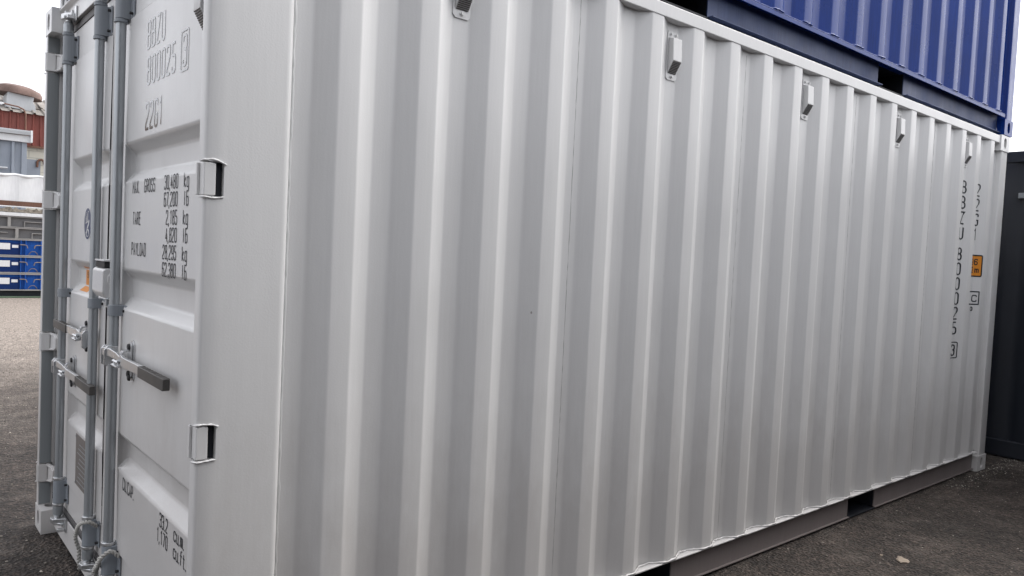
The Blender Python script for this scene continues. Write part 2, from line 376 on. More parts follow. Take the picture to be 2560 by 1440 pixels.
def container_shell(root, body, rail, notch_hinges=None, near_cast=None, post=None, seam_mat=None, web=.034):
    for side in (0, 1):
        M = mirror_y if side else (lambda b: b)
        bm = sheet(B(), rnd_profile(SP), 2, .150, 2.53, 1)
        obj('side_panel', M(bm), body, root, ang=50)
        # bottom rail: a channel with recessed web, fork pockets cut through it
        bm = B(); box(bm, .17, 5.885, 0, web+.03, .1495, .1555)
        if web > .05: box(bm, .17, 5.885, .0, .005, .128, .1490)
        xs = [.17]+[x for p in POCKETS for x in p]+[5.885]
        br_ = obj('bottom_rail', M(bm), body, root, .0012)
        for a, b in zip(xs[::2], xs[1::2]):
            bm = box(B(), a, b, web+.0005, web+.006, .0150, .1490); obj('rail_web', M(bm), rail, br_, .0012)
            bm = box(B(), a, b, web-.014 if web < .05 else .020, web, .0150, .0190); obj('rail_flange', M(bm), rail, br_)
        for a, b in POCKETS:
            bm = B(); box(bm, a-.004, a-.0005, web+.007, .5, .018, .149); box(bm, b+.0005, b+.004, web+.007, .5, .018, .149)
            box(bm, a+.002, b-.002, .45, .46, .017, .148); box(bm, a-.004, b+.004, web-.008, .5, .008, .0135); obj('fork_pocket', M(bm), BLACK, root, smooth=False)
        bm = B(); box(bm, .17, 5.885, .003, .063, 2.525, 2.583); obj('top_rail', M(bm), body, root, .005)
        # irregular weld line along the foot of the corrugation and at its seams
        bm = B(); path = [(x, y-.004, .158) for x, y in SP if .25 < x < 5.9]
        pp = []
        for a, b in zip(path, path[1:]):
            a, b = Vector(a), Vector(b); n = 5
            pp += [a+(b-a)*k/n for k in range(n)]
        ph = [random.random()*6 for _ in range(3)]
        pp = [p+Vector((0, -.003*abs(math.sin(i*.9+ph[0]))-.002*random.random(), .0035*random.random())) for i, p in enumerate(pp)]
        tube(bm, pp, .005, 8, lambda i: .0030+.0025*random.random())
        obj('weld_seam', M(bm), seam_mat or body, root, ang=60)
        # posts
        sec = [(.058, .052), (.058, .045), (0.001, .045), (0.0, .010), (.003, .0035), (.010, 0), (.0535, 0), (.218, 0), (.226, .001), (.233, .0045), (.239, .012), (.243, .024), (.2462, .0425), (.12, .10), (.08, .10), (.08, .052)]
        hz = notch_hinges or []; zc_ = [.118]+[z for p in hz for z in p]+[2.473]
        bm = B(); rows = [[bm.verts.new((x, y, z)) for x, y in sec] for z in zc_]; n = len(sec)
        for r_, (q, s_) in enumerate(zip(rows, rows[1:])):
            for i in range(n):
                j = (i+1) % n
                if r_ % 2 and i in (0, 1, 2, 3, 4, 5): continue
                bm.faces.new((q[i], q[j], s_[j], s_[i]))
            if r_ % 2:
                za, zb = zc_[r_], zc_[r_+1]
                ia = [bm.verts.new((.0535, y, z)) for y, z in ((.052, za), (.052, zb))]
                bm.faces.new((q[6], ia[0], ia[1], s_[6]))
                bm.faces.new([q[i] for i in (0, 1, 2, 3, 4, 5, 6)]+[ia[0]]); bm.faces.new([s_[i] for i in (6, 5, 4, 3, 2, 1, 0)]+[ia[1]])
        bm.faces.new(rows[0][::-1]); bm.faces.new(rows[-1])
        obj('corner_post', M(bm), post or body, root, ang=40)
        bm = B(); prism(bm, [(5.925, .014), (5.932, .004), (6.046, .002), (6.056, .008), (6.058, .02), (6.058, .16), (5.925, .16)], 2, .118, 2.473)
        obj('corner_post', M(bm), body, root, .002, ang=40)
        bm = B(); weld(bm, [(.2540, .0400, z) for z in (.16, 2.52)], .0050, .16, .02)
        obj('weld_seam', M(bm), seam_mat or body, root, ang=60)
        for (x0, x1, near) in ((-.002, .176, 1), (5.882, 6.062, 0)):
            for z0, z1 in ((0, .118), (2.473, 2.591)):
                bm = casting_bm(x0, x1, -.004, .158, z0, z1)
                obj('corner_casting', M(bm), (near_cast if near and near_cast else body), root, smooth=False)
    bm = B(); box(bm, .06, 5.95, .07, W_-.07, 2.572, 2.578); obj('roof', bm, body, root)
    bm = B(); box(bm, .06, 5.95, .07, W_-.07, .150, .172); obj('floor', bm, BLACK, root)
    # far end
    bm = B(); pts = []
    y = .16
    while y < W_-.17: pts += [(6.045, y), (6.045, y+.08), (6.005, y+.12), (6.005, y+.20)]; y += .24
    sheet(bm, [(a, b) for a, b in pts if b < W_-.16], 2, .15, 2.5); obj('end_wall', bm, body, root, ang=50)
    bm = B(); box(bm, 5.99, 6.052, .16, W_-.16, .02, .15); obj('end_rail', bm, rail, root, .004); bm = box(B(), 5.99, 6.052, .16, W_-.16, 2.49, 2.575); obj('end_rail', bm, body, root, .004)

HZ = [(.2335, .3285), (.904, 1.000), (1.618, 1.711), (2.297, 2.392)]
HZC = [(a+b)/2 for a, b in HZ]
root = thing('shipping_container', 'off-white corrugated shipping container on the asphalt, with lock bars and lettering on its doors', 'container', (0, 0, 0))
container_shell(root, WHITE, RAILP, HZ)

# grey strips set in the recessed channel of the door posts
for side in (0, 1):
    M = mirror_y if side else (lambda b: b)
    bm = B(); zs = .119
    for z0, z1 in HZ+[(2.472, 2.48)]:
        box(bm, .004, .0535, .0455, .0485, zs+.003, z0-.003); zs = z1
    obj('post_channel', M(bm), POSTG, root, .001)
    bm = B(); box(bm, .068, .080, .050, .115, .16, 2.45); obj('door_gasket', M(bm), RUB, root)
# hinges: knuckle in the notch, blade across to the door leaf, weld at top and bottom
for side in (0, 1):
    M = mirror_y if side else (lambda b: b)
    for (z0, z1), zc in zip(HZ, HZC):
        hb = B(); cyl(hb, (.017, .018, z0+.002), (.017, .018, z1-.002), .0165, 24)
        box(hb, .0006, .0325, .0008, .036, z0+.003, z1-.004)
        hg = obj('hinge', M(hb), WHITE, root, .003)
        sb = box(B(), .0345, .0525, .016, .036, z0+.002, z1-.002); obj('hinge_gap_shade', M(sb), BLACK, hg)  # black block standing in for the shade inside the notch gap
        b2 = B()
        # blade: outer leaf (ribbed) then shield shaped lug reaching the door
        prism(b2, [(-.002, .047), (.034, .054), (.036, .060), (-.002, .054)], 2, z0+.004, z1-.004)
        prism(b2, [(.024, .0385), (.036, .0405), (.036, .055), (.024, .053)], 2, z0+.004, z1-.004)
        for zz in (z0+.004, zc-.006, z1-.016): prism(b2, [(-.006, .033), (.034, .0405), (.034, .05), (-.006, .045)], 2, zz, zz+.012)
        prism(b2, [(-.007, .033), (.001, .0345), (.001, .05), (-.007, .045)], 2, z0+.004, z1-.004)
        n0, n1 = zc-.046, zc+.046
        A = [(.030, .042), (.055, .112)]
        for (za, zb, ya, yb) in ((n0, n1, .036, .052),):
            q = [(.034, .0445, za), (.034, .0445, zb), (.054, .100, zb-.008), (.057, .115, zc+.022), (.057, .115, zc-.030), (.054, .100, za+.004)]
            vs = [b2.verts.new(p) for p in q]; ws = [b2.verts.new((p[0]+.012, p[1]-.000, p[2])) for p in q]
            for i in range(6): b2.faces.new((vs[i], vs[(i+1) % 6], ws[(i+1) % 6], ws[i]))
            b2.faces.new(vs); b2.faces.new(ws[::-1])
        # raised rim on the shield
        rim = [Vector(p) for p in q]+[Vector(q[0])]; cc = sum((Vector(p) for p in q), Vector())/6
        tube(b2, [cc+(p-cc)*.86+Vector((-.002, -.001, 0)) for p in rim], .0055, 6)
        tube(b2, [Vector((.024, .039, z0+.008)), Vector((.034, .050, zc)), Vector((.024, .039, z1-.008))], .005, 6)
        o = obj('blade', M(b2), WHITE, hg, .0015)
        wb = B(); q_ = random.uniform
        weld(wb, [(-.004, .012, z1+q_(0, .002)), (.001, -.001, z1+.002), (.022, .000, z1+q_(.002, .006)), (.045, -.001, z1+q_(.0, .003)), (.058, -.002, z1-q_(.002, .008))], .0026, .5, .007)
        weld(wb, [(-.006, .012, z0-.002), (.0, -.002, z0-.003), (.03, -.001, z0-q_(0, .004)), (.052, -.001, z0-.001)], .0025, .55, .007)
        split('weld_bead', M(wb), WHITE, hg, ang=60)

# ------------------------------------------------------------------ door end
XF, XP, XV = .060, .050, .090              # frame face, panel face, valley floor
VAL = [(.628, .762), (1.236, 1.379), (1.701, 1.840)]
SLZ = .034
def xdoor(z, base=XP):
    for a, b in VAL:
        if a <= z <= b:
            if z < a+SLZ: return base+(XV-base)*(z-a)/SLZ
            if z > b-SLZ: return base+(XV-base)*(b-z)/SLZ
            return XV
    return base
ZCUTS = [z for a, b in VAL for z in (a, a+SLZ, b-SLZ, b)]
def door_leaf(y0, y1, py0, py1, zt, zb):
    d = bpy.data.objects.new('door', None); C.objects.link(d); d.parent = root; d.location = (XF, (y0+y1)/2, .19)
    d['label'] = 'left door leaf with two lock bars, blue badge and data plate' if y0 > 1.2 else 'right door leaf with one lock bar and black lettering'
    inv = Matrix.Translation(-d.location)
    def add(n, bm, mat, **k):
        bm.transform(inv); return obj(n, bm, mat, d, **k)
    # frame
    bm = B(); Z0, Z1 = .19, 2.44
    box(bm, XF, .11, y0, py0-.0, Z0, Z1); box(bm, XF, .11, py1, y1, Z0, Z1)
    box(bm, XF+.0004, .11, py0, py1, Z0, zb); box(bm, XF+.0004, .11, py0, py1, zt, Z1)
    add('door_frame', bm, WHITE, bevel=.003)
    # panel: pressed sheet, three valleys closed by end walls
    bm = B(); CH = .045
    zz = [zb, VAL[0][0], VAL[0][1], VAL[1][0], VAL[1][1], VAL[2][0], VAL[2][1], zt]
    for a, b in zip(zz[::2], zz[1::2]):
        ys = [py0, py0+CH, py1-CH, py1]; xs = [XF-.001, XP, XP, XF-.001]
        g = [[bm.verts.new((x, y, z)) for x, y in zip(xs, ys)] for z in (a, b)]
        for i in range(3): bm.faces.new((g[0][i], g[0][i+1], g[1][i+1], g[1][i]))
    for a, b in VAL:
        rows = []
        for z, f in ((a, 0), (a+SLZ, 1), (b-SLZ, 1), (b, 0)):
            if f: rows.append([bm.verts.new((XV, y, z)) for y in (py0+.018, py0+CH+.0, py1-CH, py1-.018)])
            else: rows.append([bm.verts.new((x, y, z)) for x, y in zip([XF-.001, XP, XP, XF-.001], [py0, py0+CH, py1-CH, py1])])
        for q, s in zip(rows, rows[1:]):
            for i in range(3): bm.faces.new((q[i], q[i+1], s[i+1], s[i]))
        for i in (0, 3):
            e = [r_[i] for r_ in rows]
            bm.faces.new((e[0], e[1], e[2], e[3]) if i else (e[3], e[2], e[1], e[0]))
            y = e[0].co.y                                        # side wall between valley mouth and frame
    bmesh.ops.remove_doubles(bm, verts=bm.verts, dist=.0003)
    add('door_panel', bm, WHITE, bevel=.009, seg=3, ang=14)
    # seams where the panel meets the frame
    bm = B()
    for z in (zt+.008, zb-.008): cyl(bm, (XF-.0005, py0+.01, z), (XF-.0005, py1-.01, z), .0035, 8)
    split('weld_seam', (bm.transform(inv), bm)[1], WHITE, d)
    return d, add
doorR, addR = door_leaf(.075, 1.2035, .10, 1.035, 2.29, .32)
doorL, addL = door_leaf(1.2085, 2.295, 1.285, 1.965, 2.29, .335)
# gaskets, header, sill
bm = B(); box(bm, .0625, .075, 1.2038, 1.2082, .19, 2.44); obj('door_gasket', bm, RUB, root)
bm = B(); prism(bm, [(.0565, 2.4405), (.066, 2.484), (.09, 2.484), (.09, 2.4405)], 1, .10, 2.30); obj('door_gasket', bm, GRUB, root, label='dark grey rubber strip above the doors')
bm = B(); prism(bm, [(.062, .1535), (.054, .189), (.09, .189), (.09, .1535)], 1, .10, 2.30); obj('door_gasket', bm, GRUB, root, label='dark grey rubber strip below the doors')
bm = B(); prism(bm, [(.050, 2.4845), (.050, 2.56), (.030, 2.575), (.030, 2.583), (.12, 2.583), (.12, 2.4845)], 1, .159, W_-.159); obj('door_header', bm, WHITE, root, .003)
bm = B(); box(bm, .055, .12, .159, W_-.159, .03, .1525); box(bm, .060, .24, .159, W_-.159, .016, .0295); obj('door_sill', bm, WHITE, root, .003)

# ---- lock bars
BX, BR_ = .026, .0176
def lock_bar(y, hz, hdir):
    bm = cyl(B(), (BX, y, .236), (BX, y, 2.445), BR_, 28)
    bar = obj('lock_bar', bm, GALV, root)
    def sub(n, bm, mat, **k): return obj(n, bm, mat, bar, **k)
    for z0, z1 in ((2.290, 2.406), (.2315, .340)):
        bm = B()                                                  # saddle: half round over the bar, flanges each side
        pr = [(XF-.001, y+.052), (XF-.007, y+.052), (XF-.007, y+.027)]
        for k in range(9):
            t = math.pi*k/8; pr.append((BX+.004-.026*math.sin(t), y+.0255*math.cos(t)))
        pr += [(XF-.007, y-.027), (XF-.007, y-.058), (XF-.001, y-.058)]
        prism(bm, pr, 2, z0, z1); br = sub('bar_bracket', bm, BRK, bevel=.0018)
        bb = B()
        for yy in (y+.043, y-.046):
            for zz in (z0+.018, z1-.018): cyl(bb, (XF-.006, yy, zz), (XF-.018, yy, zz), .0055, 10)
        split('bolt', bb, RUB, bar)
        up_ = z0 > 1
        cb = B()
        for zz in (z0-.014, z1+.001): cyl(cb, (BX, y, zz), (BX, y, zz+.013), .0245, 24)
        split('bar_collar', cb, ZINC if not up_ else BRK, bar, bevel=.002)
        # cam and keeper
        cm = B(); s = 1 if up_ else -1; zc = z1+.016 if up_ else z0-.016
        cyl(cm, (BX, y, zc), (BX, y, zc+s*.038), .0215, 22); cyl(cm, (BX, y, zc+s*.038), (BX, y, zc+s*.048), .0215, 22, .015)
        sub('bar_end', cm, GALV, bevel=.0015)
        zc += s*.048
        cm = B()
        cyl(cm, (BX, y, zc), (BX, y, zc+s*.03), .0135, 16)
        lo, hi = sorted((zc+s*.010, zc+s*.026))
        prism(cm, [(BX-.030, y+.010), (BX-.022, y+.034), (BX+.006, y+.030), (BX+.030, y+.036), (BX+.028, y+.012), (BX+.012, y), (BX+.030, y-.014), (BX+.022, y-.034), (BX-.004, y-.024), (BX-.024, y-.018)], 2, lo, hi)
        lo2, hi2 = sorted((zc+s*.027, zc+s*.040))
        prism(cm, [(BX-.028, y+.030), (BX-.006, y+.040), (BX+.018, y+.012), (BX+.024, y-.030), (BX+.004, y-.040), (BX-.014, y-.014)], 2, lo2, hi2)
        sub('lock_cam', cm, ZINC, bevel=.003)
        kb = B(); kz0, kz1 = sorted((zc+s*.002, zc+s*.070)); xw = .050 if up_ else .055
        box(kb, xw-.008, xw-.0005, y-.062, y-.030, kz0, kz1); box(kb, xw-.040, xw-.009, y-.056, y-.038, kz0+.006, kz0+.022)
        box(kb, xw-.008, xw-.0005, y+.030, y+.052, kz0, kz1); box(kb, xw-.034, xw-.009, y+.036, y+.048, kz1-.026, kz1-.010)
        split('cam_keeper', kb, ZINC, bar, bevel=.003)
    # slim guide at mid height
    bm = B(); z0, z1 = 1.205, 1.245
    pr = [(XF-.001, y+.048), (XF-.006, y+.048), (XF-.006, y+.025)]
    for k in range(9):
        t = math.pi*k/8; pr.append((BX+.002-.024*math.sin(t), y+.0235*math.cos(t)))
    pr += [(XF-.006, y-.025), (XF-.006, y-.052), (XF-.001, y-.052)]
    prism(bm, pr, 2, z0, z1); sub('bar_guide', bm, BRK, bevel=.0015)
    bb = B()
    for yy in (y+.038, y-.041): cyl(bb, (XF-.005, yy, 1.225), (XF-.015, yy, 1.225), .0055, 10)
    split('bolt', bb, RUB, bar)
    # handle hub clamped round the bar
    hb = B(); D = hdir
    if D < 0: prism(hb, [(BX-.026, y+.012), (BX-.020, y+.023), (BX+.010, y+.024), (BX+.016, y), (BX+.010, y-.024), (BX-.020, y-.023), (BX-.026, y-.012)], 2, hz+.012, hz+.022)
    for yy in ((y+.0235, y-.0235) if D < 0 else (y+.0235,)):
        if 1:
            prism(hb, [(BX-.036, hz-.044), (BX-.026, hz-.052), (BX-.012, hz-.040), (BX+.012, hz-.020), (BX+.012, hz+.020), (BX-.024, hz+.024), (BX-.036, hz+.010)], 1, yy-.0035, yy+.0035)
    sub('handle_hub', hb, ZINC, bevel=.002)
    # arm: flat steel, kinked at the catch, then rubber grip
    Y = lambda t: y+D*t
    ab = B()
    pth = [((-.020 if D < 0 else .018), BX-(.026 if D < 0 else .012), .000, .030), (.050, BX-.020, .004, .030), (.120, BX-.012, -.002, .026), (.175, BX-.008, -.012, .020), (.200, BX-.016, -.004, .034), (.225, BX-.016, -.010, .036), (.43, BX-.012, -.010, .032), (.445, BX-.012, -.010, .032)]
    ring = []
    for t, x, dz, hh in pth:
        ring.append([ab.verts.new((x+a, Y(t), hz+dz+b)) for a, b in ((-.007, -hh/2), (.007, -hh/2), (.007, hh/2), (-.007, hh/2))])
    for q, s_ in zip(ring, ring[1:]):
        for k in range(4): ab.faces.new((q[k], q[(k+1) % 4], s_[(k+1) % 4], s_[k]))
    ab.faces.new(ring[0][::-1]); ab.faces.new(ring[-1])
    handle = sub('handle', ab, ZINC, bevel=.0025)
    gb = B(); ring = []
    for t, hh, ww in ((.425, .035, .020), (.43, .037, .022), (.698, .038, .024), (.705, .034, .020)):
        ring.append([gb.verts.new((BX-.013+a*ww/2, Y(t), hz-.012+b*hh/2)) for a, b in ((-1, -.92), (-.8, -1), (.8, -1), (1, -.92), (1, .92), (.8, 1), (-.8, 1), (-1, .92))])
    for q, s_ in zip(ring, ring[1:]):
        for k in range(8): gb.faces.new((q[k], q[(k+1) % 8], s_[(k+1) % 8], s_[k]))
    gb.faces.new(ring[0][::-1]); gb.faces.new(ring[-1])
    for k in range(8):
        t = .445+k*.030; ya, yb = sorted((Y(t), Y(t+.006))); box(gb, BX-.021, BX-.005, ya, yb, hz+.0062, hz+.0082)
    sub('handle_grip', gb, GRIP, bevel=.002)
    # catch: stepped plate on the door with a folding hasp, bolts above and below
    yc = Y(.175); kb = B()
    def pill(x0, x1, yy, hw, za, zb):
        pts = []
        for k in range(9): t = math.pi*k/8; pts.append((yy+hw*math.cos(t), zb-hw+hw*math.sin(t)))
        for k in range(9): t = math.pi+math.pi*k/8; pts.append((yy+hw*math.cos(t), za+hw+hw*math.sin(t)))
        prism(kb, pts, 0, x0, x1)
    pill(XP-.006, XP-.0005, yc-.012, .022, hz-.082, hz+.062); pill(XP-.013, XP-.007, yc-.006, .019, hz-.075, hz+.055)
    prism(kb, [(XP-.012, hz+.030), (XP-.034, hz+.024), (XP-.040, hz+.012), (XP-.040, hz+.000), (XP-.034, hz+.000), (XP-.034, hz+.010), (XP-.030, hz+.018), (XP-.012, hz+.022)], 1, yc-.012, yc+.016)
    prism(kb, [(XP-.012, hz-.020), (XP-.045, hz-.022), (XP-.058, hz-.030), (XP-.056, hz-.035), (XP-.012, hz-.030)], 1, yc-.016, yc+.060)
    tube(kb, [(XP-.05, yc+.05, hz-.016), (XP-.058, yc+.02, hz-.012), (XP-.052, yc-.006, hz-.014), (XP-.04, yc+.012, hz-.018), (XP-.046, yc+.04, hz-.018)], .005, 8)
    sub('handle_catch', kb, ZINC, bevel=.0015)
    bb = B()
    for zz in (hz+.038, hz-.058, hz-.070): 
        cyl(bb, (XP-.012, yc-.006-(.012 if zz < hz-.06 else 0), zz), (XP-.020, yc-.006-(.012 if zz < hz-.06 else 0), zz), .0125, 14, .010)
    split('bolt', bb, RUB, bar, bevel=.002)
    return bar
lock_bar(1.985, .893, -1)['label'] = 'lock bar beside the far door post, its handle lowest'
lock_bar(1.355, 1.088, 1)['label'] = 'middle lock bar, its handle pointing to the far post'
lock_bar(1.022, 1.072, -1)['label'] = 'nearest lock bar, its handle pointing towards the near post'

# ---- lock box bridging the leaves
bm = B()
prism(bm, [(.0575, 1.376), (.010, 1.376), (.000, 1.368), (-.001, 1.285), (.016, 1.262), (.0575, 1.262)], 1, 1.095, 1.262)
lb = obj('lock_box', bm, WHITE, root, .006, seg=3)
bm = B(); box(bm, .004, .0575, 1.10, 1.245, 1.402, 1.408); box(bm, .0465, .0575, 1.10, 1.245, 1.3765, 1.4015); obj('lid', bm, WHITE, lb, .0015)
bm = B(); box(bm, .008, .046, 1.106, 1.240, 1.377, 1.3995); obj('lock_gap_fill', bm, RUB, lb)  # black block filling the gap below the lid
bm = B()                                                          # raised keyhole outline on the side
tube(bm, [(.040, 1.0945, 1.350), (.028, 1.0935, 1.356), (.020, 1.0935, 1.345), (.020, 1.0935, 1.325), (.026, 1.0935, 1.312), (.034, 1.0935, 1.325), (.038, 1.0935, 1.338), (.056, 1.0945, 1.338)], .0038, 8)
obj('lock_slot', bm, WHITE, lb)
bm = B(); box(bm, .018, .034, 1.110, 1.135, 1.232, 1.2615); cyl(bm, (.03, 1.10, 1.258), (.03, 1.10, 1.266), .018, 16); obj('lock_pin', bm, GALV, lb, .002)
bm = B(); box(bm, .0335, .0575, 1.140, 1.200, 1.222, 1.2610); obj('pin_guard', bm, WHITE, lb, .003)

# ---- vent builder (side recesses and door)
def vent_parts(parent_add, ux, W2=.036, D=.030, zt=2.490, zb=2.284):
    """local frame: a runs across, d runs outwards from the plate, z up; ux maps (a,d,z) to world"""
    def T(bm):
        for v in bm.verts: v.co = Vector(ux(*v.co))
        return bm
    bm = B(); a = W2
    pl = [(-a, zb+.010), (-a+.010, zb), (a-.010, zb), (a, zb+.010), (a, zt-.008), (a-.008, zt), (-a+.008, zt), (-a, zt-.008)]
    prism(bm, pl, 1, 0, .004); o = parent_add('vent', T(bm), WHITE, bevel=.0008)
    w = W2*.80; zf, zs = 2.362-2.284+zb, 2.312-2.284+zb; ztb = 2.462-2.490+zt
    bm = B(); prism(bm, [(.0045, ztb), (D, ztb-.006), (D+.004, zf), (.0045, zs)][::-1], 0, -w, w)
    h = obj('vent_hood', T(bm), WHITE, o, .0018)
    bm = B()                                                      # slatted grille on the sloping underside
    for k in range(9):
        f0, f1 = (k+.2)/9, (k+.65)/9
        p = lambda f, off: (.0045+(D+.004-.0045)*f+off*.8, zs+(zf-zs)*f-off)
        q = [p(f0, .0004), p(f1, .0004), p(f1, .0016), p(f0, .0016)]; prism(bm, q, 0, -w*.86, w*.86)
    obj('vent_grille', T(bm), GRUB, o, smooth=False)
    bm = B()
    for aa, zz in ((-.016, zt-.013), (.017, zt-.013), (0, zb+.016)):
        cyl(bm, (aa, .0045, zz), (aa, .012, zz), .0055, 10); cyl(bm, (aa, .004, zz), (aa, .0055, zz), .009, 12)
    split('bolt', T(bm), WHITE, o); return o
SEAM = paint('sealant_line', (.46, .455, .45, 1), .7, .3, .3, .3)
for xs_ in (1.402, 2.524, 3.646, 4.767):
    bm = B(); pts_ = [(xs_+random.uniform(-.0006, .0006), yside(xs_)+.0004, .165+i*.02) for i in range(118)]
    tube(bm, pts_, .0016, 6, lambda i: .0006+.0010*random.random()); obj('sheet_joint', bm, SEAM, root, ang=60)
for k in (1, 5, 9, 13, 17):
    xc = E0+PT*k+.1065
    vent_parts(lambda n, bm, mat, **kw: obj(n, bm, mat, root, **kw), lambda a, d, z, xc=xc: (xc+a, YI-.0005-d, z))
vd = vent_parts(lambda n, bm, mat, **kw: obj(n, bm, mat, root, **kw), lambda a, d, z: (XP-.0005-d, .155-a, z-.218), D=.028)

# ---- lettering on the right door (reads towards -y)
def on_door(bm, add, name='lettering', mat=INK, label=None, off=.0012, base=XP):
    drape(bm, ZCUTS, 1, lambda s, z, l: (xdoor(z, base)-off-l, -s, z)); return add(name, bm, mat, smooth=False, recalc=False, label=label)
bm = text_bm([('BBZU', -.765, 2.139), ('800025', -.757, 2.017)], .099, .042, .0545, .0088)
t2 = text_bm([('3', -.374, 2.021)], .099, .040, .05, .0088); me_ = bpy.data.meshes.new('t'); t2.to_mesh(me_); bm.from_mesh(me_)
rect_line(bm, -.389, -.319, 2.010, 2.130, .006)
on_door(bm, addR, label='large black owner code and number BBZU 800025 3')
on_door(text_bm([('22G1', -.762, 1.866)], .096, .040, .0520, .0088), addR, label='black size code 22G1')
K = dict(h=.0475, cw=.0212, adv=.0266, t=.0047)
on_door(text_bm([('MAX.', -.901, 1.653), ('GROSS', -.753, 1.653), ('30,480', -.523, 1.655), ('kg', -.326, 1.655), ('67,200', -.523, 1.600), ('lb', -.326, 1.600),
 ('TARE', -.889, 1.542), ('2,185', -.496, 1.543), ('kg', -.326, 1.543), ('4,820', -.496, 1.488), ('lb', -.326, 1.488),
 ('PAYLOAD', -.897, 1.434), ('28,295', -.523, 1.433), ('kg', -.326, 1.433), ('62,380', -.523, 1.377), ('lb', -.326, 1.377)], **K), addR, mat=INKM, label='black table of gross, tare and payload weights')
on_door(text_bm([('CU.CAP.', -.935, .570), ('33.2', -.474, .574), ('cu.m.', -.327, .574), ('1,170', -.499, .520), ('cu.ft.', -.327, .520)], **K), addR, mat=INKM, label='black cubic capacity lettering')
# ---- decals and plate on the left door
bm = B(); yc, zc, rr = 1.612, 1.547, .072
def disc(bm, r, x, n=40, yy=yc, zz=zc):
    bm.faces.new([bm.verts.new((x, yy+r*math.cos(2*math.pi*k/n), zz+r*math.sin(2*math.pi*k/n))) for k in range(n)])
disc(bm, rr, XP-.0010); bd = addL('badge_decal', bm, DWHITE, smooth=False, label='round navy and white badge')
bm = B(); disc(bm, rr-.005, XP-.0014); addL('badge_field', bm, NAVY, smooth=False)
bm = B(); XL = XP-.0018
def line2(pts, t): 
    tmp = B(); ribbon(tmp, [Vector(p) for p in pts], False, t, 0)
    for v in tmp.verts: v.co = Vector((XL, -v.co.x, v.co.y))
    me = bpy.data.meshes.new('t'); tmp.to_mesh(me); tmp.free(); bm.from_mesh(me)
cs = [(-yc+.055*math.cos(t), zc+.055*math.sin(t)) for t in [math.pi*.62+k*.12 for k in range(30)]]
line2(cs, .0025)
for i, hgt in enumerate((.022, .030, .038, .044, .048)):
    line2([(-yc-.030+i*.009, zc+.004+i*.001), (-yc-.030+i*.009, zc+.004+hgt)], .0042)
line2([(-yc-.036, zc+.002), (-yc+.012, zc+.010)], .005); line2([(-yc+.004, zc+.052), (-yc+.018, zc+.052)], .005)
line2([(-yc-.018, zc-.048), (-yc-.004, zc-.02), (-yc+.014, zc-.006), (-yc+.03, zc+.016)], .013)
line2([(-yc-.004, zc-.02), (-yc+.022, zc-.030), (-yc+.030, zc-.046)], .008); line2([(-yc-.03, zc-.036), (-yc-.002, zc-.052)], .005)
addL('badge_drawing', bm, DWHITE, smooth=False)
bm = B()                                                          # orange height decal in the middle valley, running down its lower slope
for z0, z1 in ((1.236+.012, 1.270), (1.270, 1.345), (1.345, 1.356)):
    v = [bm.verts.new((xdoor(z)-.0012, y, z)) for y, z in ((1.815, z0), (1.665, z0), (1.665, z1), (1.815, z1))]; bm.faces.new(v)
addL('height_decal', bm, ORANGE, smooth=False, label='orange height warning decal')
bm = text_bm([('9', -1.785, 1.305), ('6', -1.755, 1.305)], .030, .018, .024, .005)
on_door(bm, addL, 'decal_print', INKM, off=.0018)
bm = B(); box(bm, XP-.003, XP-.0005, 1.50, 1.735, .385, .612); pl = addL('data_plate', bm, PLATE, bevel=.0008, label='worn dark grey approval plate')
bm = B()
for k in range(9): box(bm, XP-.0036, XP-.0031, 1.53, 1.70-.02*(k % 3), .405+k*.021, .409+k*.021)
for zz in (.395, .602):
    for yy in (1.51, 1.725): cyl(bm, (XP-.003, yy, zz), (XP-.006, yy, zz), .004, 8)
addL('plate_print', bm, GALV, smooth=False)

# ---- markings on the corrugated side
XC = [x for x, y in SP]
def on_side(bm, name='lettering', mat=INKM, label=None, off=.0012):
    drape(bm, [x for x in XC if 5.1 < x < 5.9], 0, lambda s, z, l: (s, yside(s)-off-l, z)); return obj(name, bm, mat, root, smooth=False, recalc=False, label=label)
cw, xl = .062, 5.312
ln = [('B', xl, 2.097), ('B', xl, 1.987), ('Z', xl, 1.876), ('U', xl, 1.766)]
ln += [(c, xl, 1.616-i*.1076) for i, c in enumerate('800025')]
bm = text_bm(ln, .094, cw, .06, .0105); t2 = text_bm([('3', xl+.010, .922)], .085, .050, .05, .010); me_ = bpy.data.meshes.new('t'); t2.to_mesh(me_); bm.from_mesh(me_)
rect_line(bm, xl-.016, xl+.076, .908, 1.022, .007)
on_side(bm, label='column of black characters BBZU 800025 3')
xl2 = 5.589
on_side(text_bm([(c, xl2, 2.099-i*.1095) for i, c in enumerate('22G1')], .094, cw, .06, .0105), label='short column of black characters 22G1')
def patch(x0, x1, z0, z1, off):
    bm = B(); xs = sorted([x0, x1]+[x for x in XC if x0 < x < x1])
    for a, b in zip(xs, xs[1:]):
        bm.faces.new([bm.verts.new((x, yside(x)-off, z)) for x, z in ((a, z0), (b, z0), (b, z1), (a, z1))])
    return bm
hd = obj('height_decal', patch(5.540, 5.706, 1.505, 1.666, .0008), ORANGE, root, smooth=False, recalc=False, label='orange decal with black border')
bm = B(); rect_line(bm, 5.542, 5.704, 1.508, 1.663, .010, 0, .012)
t2 = text_bm([('9', 5.592, 1.59), ('6', 5.640, 1.59), ('2', 5.60, 1.53), ('m', 5.650, 1.53)], .048, .030, .034, .008); t2.to_mesh(me_); bm.from_mesh(me_)
on_side(bm, 'decal_print', INKM, off=.0014)
bm = B(); rect_line(bm, 5.578, 5.698, 1.298, 1.392, .009, 0, .002)
